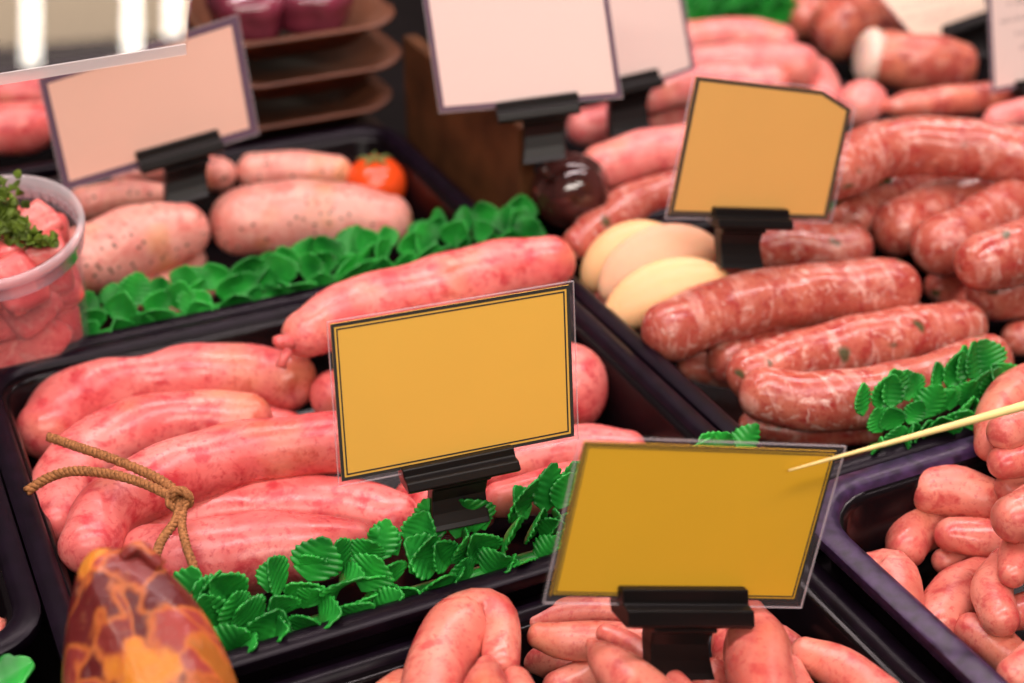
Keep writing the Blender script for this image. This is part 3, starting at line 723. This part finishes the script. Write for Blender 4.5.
# ------------------------------------------------------------------ wrapped ham in the foreground
def ham_mat():
    m, nt, b = nodes('marbled cured ham')
    tcn = N_(nt, 'ShaderNodeTexCoord')
    mp = N_(nt, 'ShaderNodeMapping'); mp.inputs['Scale'].default_value = (1.0, 1.0, .36); nt.links.new(tcn.outputs['Object'], mp.inputs['Vector'])
    nz = N_(nt, 'ShaderNodeTexNoise', Scale=42.0, Detail=3.0); nt.links.new(mp.outputs[0], nz.inputs['Vector'])
    add = mixc(nt, .022, (0, 0, 0), (0, 0, 0)); 
    vm = nt.nodes.new('ShaderNodeVectorMath'); vm.operation = 'MULTIPLY_ADD'; vm.inputs[1].default_value = (.030, .030, .030)
    nt.links.new(nz.outputs['Color'], vm.inputs[0]); nt.links.new(mp.outputs[0], vm.inputs[2])
    v = N_(nt, 'ShaderNodeTexVoronoi', Scale=80.0); v.feature = 'DISTANCE_TO_EDGE'; nt.links.new(vm.outputs[0], v.inputs['Vector'])
    v2 = N_(nt, 'ShaderNodeTexVoronoi', Scale=80.0); nt.links.new(vm.outputs[0], v2.inputs['Vector'])
    sep = nt.nodes.new('ShaderNodeSeparateColor'); nt.links.new(v2.outputs['Color'], sep.inputs[0])
    c = mixc(nt, ramp(nt, sep.outputs[0], [(.2, 0.0), (.8, 1.0)]), (.11, .012, .012), (.34, .05, .04))
    c = mixc(nt, ramp(nt, sep.outputs[1], [(.88, 0.0), (.96, 1.0)]), c, (.66, .23, .03))
    c = mixc(nt, ramp(nt, v.outputs['Distance'], [(.005, .8), (.085, 0.0)]), c, (.56, .15, .035))
    n2 = N_(nt, 'ShaderNodeTexNoise', Scale=210.0, Detail=3.0); nt.links.new(mp.outputs[0], n2.inputs['Vector'])
    c = mixc(nt, ramp(nt, n2.outputs['Fac'], [(.6, 0.0), (.75, .35)]), c, (.50, .20, .09))
    nt.links.new(c, b.inputs['Base Color']); b.inputs['Roughness'].default_value = .36
    b.inputs['Coat Weight'].default_value = .10; b.inputs['Coat Roughness'].default_value = .15; b.inputs['Specular IOR Level'].default_value = .3
    bp = N_(nt, 'ShaderNodeBump', Strength=.6, Distance=.002); nt.links.new(n2.outputs['Fac'], bp.inputs['Height']); nt.links.new(bp.outputs[0], b.inputs['Normal'])
    b.inputs['Subsurface Weight'].default_value = .2; b.inputs['Subsurface Scale'].default_value = .006
    return m
hd = .440
# outline of the piece from tip to below the frame: (row, left, right)
prof = [(548, 98, 110), (551, 91, 138), (558, 84, 152), (570, 78, 166), (588, 73, 184), (610, 69, 202), (635, 66, 217), (662, 63, 230), (700, 62, 244), (760, 66, 250), (830, 74, 246), (890, 92, 230)]
bm = bmesh.new(); rings = []
rnd = random.Random(2)
for (y, xl, xr) in prof:
    c = at_d((xl+xr)/2, y, hd); hw = (xr-xl)/2*hd/F
    rings.append((c, hw))
rs = []
for i, (c, hw) in enumerate(rings):
    rr = []
    for k in range(36):
        a = 2*math.pi*k/36
        w = 1+.09*math.sin(3*a+i*.55)+.06*math.sin(7*a-i*.9)+.03*math.sin(11*a+i*1.7)
        w = lerp(w, 1, max(0, abs(math.cos(a))*2.2-1.2)) if abs(math.cos(a)) > .55 else w
        rr.append(bm.verts.new(c + RT*math.cos(a)*hw*w + FW*math.sin(a)*hw*w*.62))
    rs.append(rr)
for a, b in zip(rs, rs[1:]):
    for k in range(36): bm.faces.new((a[k], a[(k+1) % 36], b[(k+1) % 36], b[k]))
bm.faces.new(rs[0]); bm.faces.new(rs[-1])
ht = thing('cured_ham', 'orange and dark red marbled cured ham wrapped in film, in the bottom left foreground', 'cured ham', rings[-1][0])
o = obj('ham', bm, ham_mat(), ht); m = o.modifiers.new('ss', 'SUBSURF'); m.levels = m.render_levels = 1
bm = bmesh.new()
ring_tube(bm, catmull([at_d(124, 556, hd-.004), at_d(131, 550, hd-.004), at_d(141, 546, hd-.003), at_d(150, 556, hd-.003), at_d(160, 566, hd-.002)], 4), [.0022, .0022, .0020, .0022, .0022]*3+[.0022]*2, 8, lump=.25)
obj('folded_skin', bm, ham_mat(), ht)

# ------------------------------------------------------------------ clear tub of diced meat
tubd = .625
rimc = at_d(-6, 229, tubd)
up_t = (Vector((0, 0, 1)) - FW.to_2d().to_3d().normalized()*math.tan(R(13))).normalized()
TR = 89*tubd/F; TH = .087
xt = RT.copy(); xt = (xt - up_t*xt.dot(up_t)).normalized(); yt = up_t.cross(xt)
def tp(a, r, h): return rimc + xt*(math.cos(a)*r) + yt*(math.sin(a)*r) + up_t*h
def lathe(bm, prof, seg=64, closed=False):
    rs = [[bm.verts.new(tp(2*math.pi*k/seg, r, h)) for k in range(seg)] for r, h in prof]
    prs = list(zip(rs, rs[1:])) + ([(rs[-1], rs[0])] if closed else [])
    for a, b in prs:
        for k in range(seg): bm.faces.new((a[k], a[(k+1) % seg], b[(k+1) % seg], b[k]))
    if not closed: bm.faces.new(rs[0]); bm.faces.new(rs[-1])
tb = thing('plastic_tub', 'clear round plastic tub of diced pink meat and parsley at the left edge', 'tub', rimc - up_t*TH)
bm = bmesh.new()
rb = TR*.70
outp = [(rb*.80, -TH), (rb*.93, -TH+.0015), (rb, -TH+.008), (lerp(rb, TR*.90, .5), -TH*.5), (TR*.90, -.011)]
inp = [(r-.0009, h+(.0009 if i == 0 else .0003)) for i, (r, h) in enumerate(outp)]
lathe(bm, outp + inp[::-1]); obj('tub_wall', bm, TUBP, tb)
bm = bmesh.new()
lathe(bm, [(TR*.90, -.011), (TR*.945, -.0105), (TR*.95, -.004), (TR*.995, -.0035), (TR, -.001), (TR*.985, .0012), (TR*.93, .0008), (TR*.90, -.004)], closed=True)
obj('tub_rim', bm, TUBRIM, tb)
bm = bmesh.new()
for a in range(14, 90, 8):
    A0 = R(a+2); A1 = R(a+7)
    hexa(bm, [tp(A0, TR*.895, -.0085), tp(A1, TR*.895, -.0085), tp(A1, TR*.895, -.004), tp(A0, TR*.895, -.004)], [tp(A0, TR*.885, -.0085), tp(A1, TR*.885, -.0085), tp(A1, TR*.885, -.004), tp(A0, TR*.885, -.004)])
obj('rim_notches', bm, TUBRIM, tb, False)
def chunk(c, rad, k, label):
    bm = bmesh.new(); bmesh.ops.create_cube(bm, size=1)
    bmesh.ops.subdivide_edges(bm, edges=bm.edges[:], cuts=3, use_grid_fill=True)
    rnd = random.Random(k*7+1); rot = Matrix.Rotation(rnd.uniform(0, 3), 3, 'X') @ Matrix.Rotation(rnd.uniform(0, 3), 3, 'Z')
    for v in bm.verts:
        q = v.co*2; m_ = max(abs(q.x), abs(q.y), abs(q.z)); s_ = q.normalized()*m_
        q = lerp(q, s_, .16); q = Vector((q.x*1.08, q.y*.86, q.z*.94))*(1+.05*math.sin(q.x*4+k)+.05*math.sin(q.y*5+k*2))
        v.co = (rot @ q)*rad
    o = obj('diced_meat', bm, MEAT['dice']); o.location = c; m = o.modifiers.new('ss', 'SUBSURF'); m.levels = m.render_levels = 1
    tag(o, label, 'diced meat', 'diced pink meat in the tub')
LV = [(-TH+.017, 'on the bottom of the tub'), (-TH+.036, 'in the second lowest layer of the tub'), (-TH+.054, 'in the third layer of the tub'), (-TH+.070, 'in the top layer under the tub rim')]
WH = ['facing front', 'at the front right', 'at the right wall', 'at the back right', 'at the back', 'in the hidden left part', 'at the front left']
k = 0
for h, lab in LV:
    lim = lerp(rb, TR*.9, (h+TH)/TH)
    for q in range(7):
        a = R(-62 + 360/7*q + (h*2500 % 24)); rad = .0120
        chunk(tp(a, lim-rad*1.25, h), rad, k, 'pink meat chunk ' + WH[q] + ' ' + lab); k += 1
chunk(tp(0, .004, -TH+.072), .0125, 91, 'raw pink meat chunk in the middle of the tub top beside the parsley')
chunk(tp(R(40), .015, -TH+.077), .0105, 92, 'raw pink meat chunk topmost at the right of the parsley')
# parsley
PAR = plain('curly parsley', (.085, .135, .012), .55, .3, noise=.75, nscale=160)
ps = thing('parsley_sprig', 'curly green parsley sprig lying on the diced meat in the tub', 'parsley', at_d(10, 225, tubd-.002))
bm = bmesh.new(); rnd = random.Random(3)
for cx, cy, n, sp in ((-4, 194, 40, 17), (4, 214, 44, 15), (16, 230, 44, 12), (34, 239, 24, 7), (46, 243, 12, 4), (-2, 236, 30, 12)):
    for k in range(n):
        p = at_d(cx+max(-1.2, min(1.2, rnd.gauss(0, .6)))*sp, cy+max(-.9, min(.9, rnd.gauss(0, .5)))*sp, tubd-.004+rnd.uniform(-.004, .006)+(cy-229)*-.00022)
        d = Vector((rnd.gauss(0, 1), rnd.gauss(0, 1), rnd.gauss(.4, 1))).normalized(); u_ = Vector((rnd.gauss(0, 1), rnd.gauss(0, 1), rnd.gauss(0, 1)))
        leaf(bm, p, d, u_, .0042, .0042, k, ribs=3, curl=rnd.uniform(-.7, .7))
o = obj('leaves', bm, PAR, ps, norm=False); m = o.modifiers.new('solid', 'SOLIDIFY'); m.thickness = .0004
bm = bmesh.new()
for e in ((-6, 200), (18, 232), (42, 244), (-4, 232)):
    ring_tube(bm, catmull([at_d(-40, 240, tubd+.002), at_d((e[0]-40)/2, 234, tubd), at_d(*e, tubd-.002)], 5), [.0009]*11, 6)
obj('stems', bm, PAR, ps)

# ------------------------------------------------------------------ brown board, stacked kraft trays
KRAFT = plain('brown kraft board', (.085, .030, .009), .6, .3, noise=.45, nscale=35)
KRAFT2 = plain('brown tray card', (.11, .038, .018), .5, .35, noise=.25, nscale=30)
bm = bmesh.new(); box(bm, .306, .315, .632, .79, 0, .098)
o = bevel_edges(obj('divider_board', bm, KRAFT, None, False), .0015); tag(o, 'brown board standing between the herb sausages and the smooth pink ones', 'board')
WR = plain('dark wrapped meat', (.16, .025, .045), .14, .7, noise=.6, nscale=30)
def kraft(x0, x1, y0, y1, z0, label, packs):
    t = thing('kraft_tray', label, 'card tray', ((x0+x1)/2, (y0+y1)/2, z0), 'stacked brown card trays')
    def L(i, z, sag=.004):
        out = rr_loop(x0+i, x1-i, y0+i, y1-i, z, .02)
        for p in out:
            u = abs((p.x-(x0+x1)/2)/((x1-x0)/2))**3; p.z += sag*u
        return out
    bm = bmesh.new(); loft(bm, [L(.012, z0, 0), L(.0, z0+.012), L(-.006, z0+.013), L(-.006, z0+.0145), L(.002, z0+.0145), L(.014, z0+.002, 0)])
    obj('card_body', bm, KRAFT2, t)
    return t
KX0, KX1, KY0, KY1 = .205, .300, .80, .93
kraft(.200, .298, .795, .93, .040, 'bottom brown card tray of the shadowed stack at the back', 0)
kraft(.205, .306, .797, .93, .064, 'middle brown card tray of the shadowed stack at the back', 0)
kraft(.200, .304, .800, .93, .088, 'top brown card tray of the stack holding wrapped dark meat', 0)
bm = bmesh.new(); box(bm, .19, .299, .80, .96, .0, .038)
o = bevel_edges(obj('wooden_crate', bm, plain('dark crate', (.04, .018, .012), .5, .4, noise=.3), None, False), .003); tag(o, 'dark crate under the stacked brown card trays', 'crate')
for k, (x, y, w) in enumerate(((.228, .835, .024), (.266, .832, .026))):
    o = blob('wrapped_meat', (x, y, .113), 1, WR, ['dark purple wrapped meat on the top card tray, left one', 'dark purple wrapped meat on the top card tray, right one'][k], 'wrapped meat', 'wrapped dark meat', scale=(w*.95, .028, .0225), fn=lambda p: p*(1+.05*math.sin(6*p.x+k)+.05*math.sin(7*p.z)))
for k, (x, y, z, r) in enumerate(((.335, .90, .125, .020), (.350, .87, .100, .018))):
    bm = bmesh.new(); pass
    bm.free()

# ------------------------------------------------------------------ pale glass reflection streak, modelled as a thin rod
STREAK = plain('painted glass streak', (.86, .66, .26), .45, .4, noise=.08, nscale=200)
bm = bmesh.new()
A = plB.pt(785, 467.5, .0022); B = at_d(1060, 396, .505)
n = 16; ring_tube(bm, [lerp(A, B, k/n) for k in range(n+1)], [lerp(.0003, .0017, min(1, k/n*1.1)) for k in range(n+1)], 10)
o = obj('reflection_streak', bm, STREAK); tag(o, 'thin pale glass reflection modelled as a tapered rod across the right tray, its tip over the lower yellow card', 'glass reflection')

# ------------------------------------------------------------------ glass shelf at the upper left
gz = .185
c0 = [at_z(-60, 94, gz), at_z(186, 54, gz), at_z(205, -120, gz), at_z(-60, -120, gz)]
t = thing('glass_shelf', 'clear glass shelf edge at upper left mirroring bright tube lamps', 'glass shelf', c0[0])
bm = bmesh.new(); hexa(bm, c0, [p + Vector((0, 0, .004)) for p in c0]); obj('pane', bm, GLASS, t, False)
bm = bmesh.new(); e0, e1 = c0[0], c0[1]; dd = Vector((0, 0, 1)).cross(e1-e0).normalized()
hexa(bm, [e0-dd*.001, e1-dd*.001, e1+dd*.0, e0+dd*.0], [p + Vector((0, 0, .0042)) for p in (e0-dd*.001, e1-dd*.001, e1, e0)])
o = obj('polished_edge', bm, EDGE, t, False)

# ------------------------------------------------------------------ light
def area(name, loc, sx, sy, power, col, rot=(0, 0, 0)):
    l = bpy.data.lights.new(name, 'AREA'); l.shape = 'RECTANGLE'; l.size = sx; l.size_y = sy; l.energy = power; l.color = col
    o = bpy.data.objects.new(name, l); COL.objects.link(o); o.location = loc; o.rotation_euler = rot
    return o
area('counter_lamp_front', (.22, .25, .85), 1.3, .05, 8.5, (1, .83, .84), (R(-10), 0, 0))
area('counter_lamp_rear', (.45, .80, .80), 1.5, .05, 8.5, (1, .82, .82), (R(4), 0, 0))
def aim(o, to):
    o.rotation_euler = (Vector(to)-o.location).to_track_quat('-Z', 'Y').to_euler()
for k, x in enumerate((-.75, .15)):
    aim(area('shop_lamp', (x, -.85, 1.15), 1.0, .12, 9.5, (1, .90, .80)), (.35, .6, .04))
# shop ceiling lamps mirrored in the glass shelf, plus one added warm panel
def mirrored(x, y0, y1, w, zc, power):
    def hit(px, py):
        d = ray(px, py); p = at_z(px, py, gz+.004); d2 = Vector((d.x, d.y, -d.z)); return p + d2*((zc-p.z)/d2.z)
    a, b = hit(x, y0), hit(x, y1); c = (a+b)/2; dr = (a-b)
    wd = w*((c-CAM).length)/F
    o = area('ceiling_lamp_or_fill', c, wd, dr.length, power, (1, .93, .82) if w < 100 else (1, .72, .45), (0, 0, math.atan2(dr.y, dr.x)-math.pi/2))
for x, y0, y1, w, p in ((31, -60, 66, 15, 5), (132, -60, 56, 15, 5), (173, -60, 36, 16, 4)):
    mirrored(x, y0, y1, w, 2.2, p)
mirrored(95, -80, 40, 200, 2.3, 18)  # added panel, not a lamp: stands in for the bright beige ceiling mirrored there
w = bpy.data.worlds.new('world'); scene.world = w; w.use_nodes = True
w.node_tree.nodes['Background'].inputs[0].default_value = (1, .80, .70, 1); w.node_tree.nodes['Background'].inputs[1].default_value = .09

vs = scene.view_settings
scene.display_settings.display_device = 'sRGB'
vs.view_transform = 'Standard'; vs.look = 'None'; vs.exposure = .1; vs.gamma = 1; vs.use_curve_mapping = False
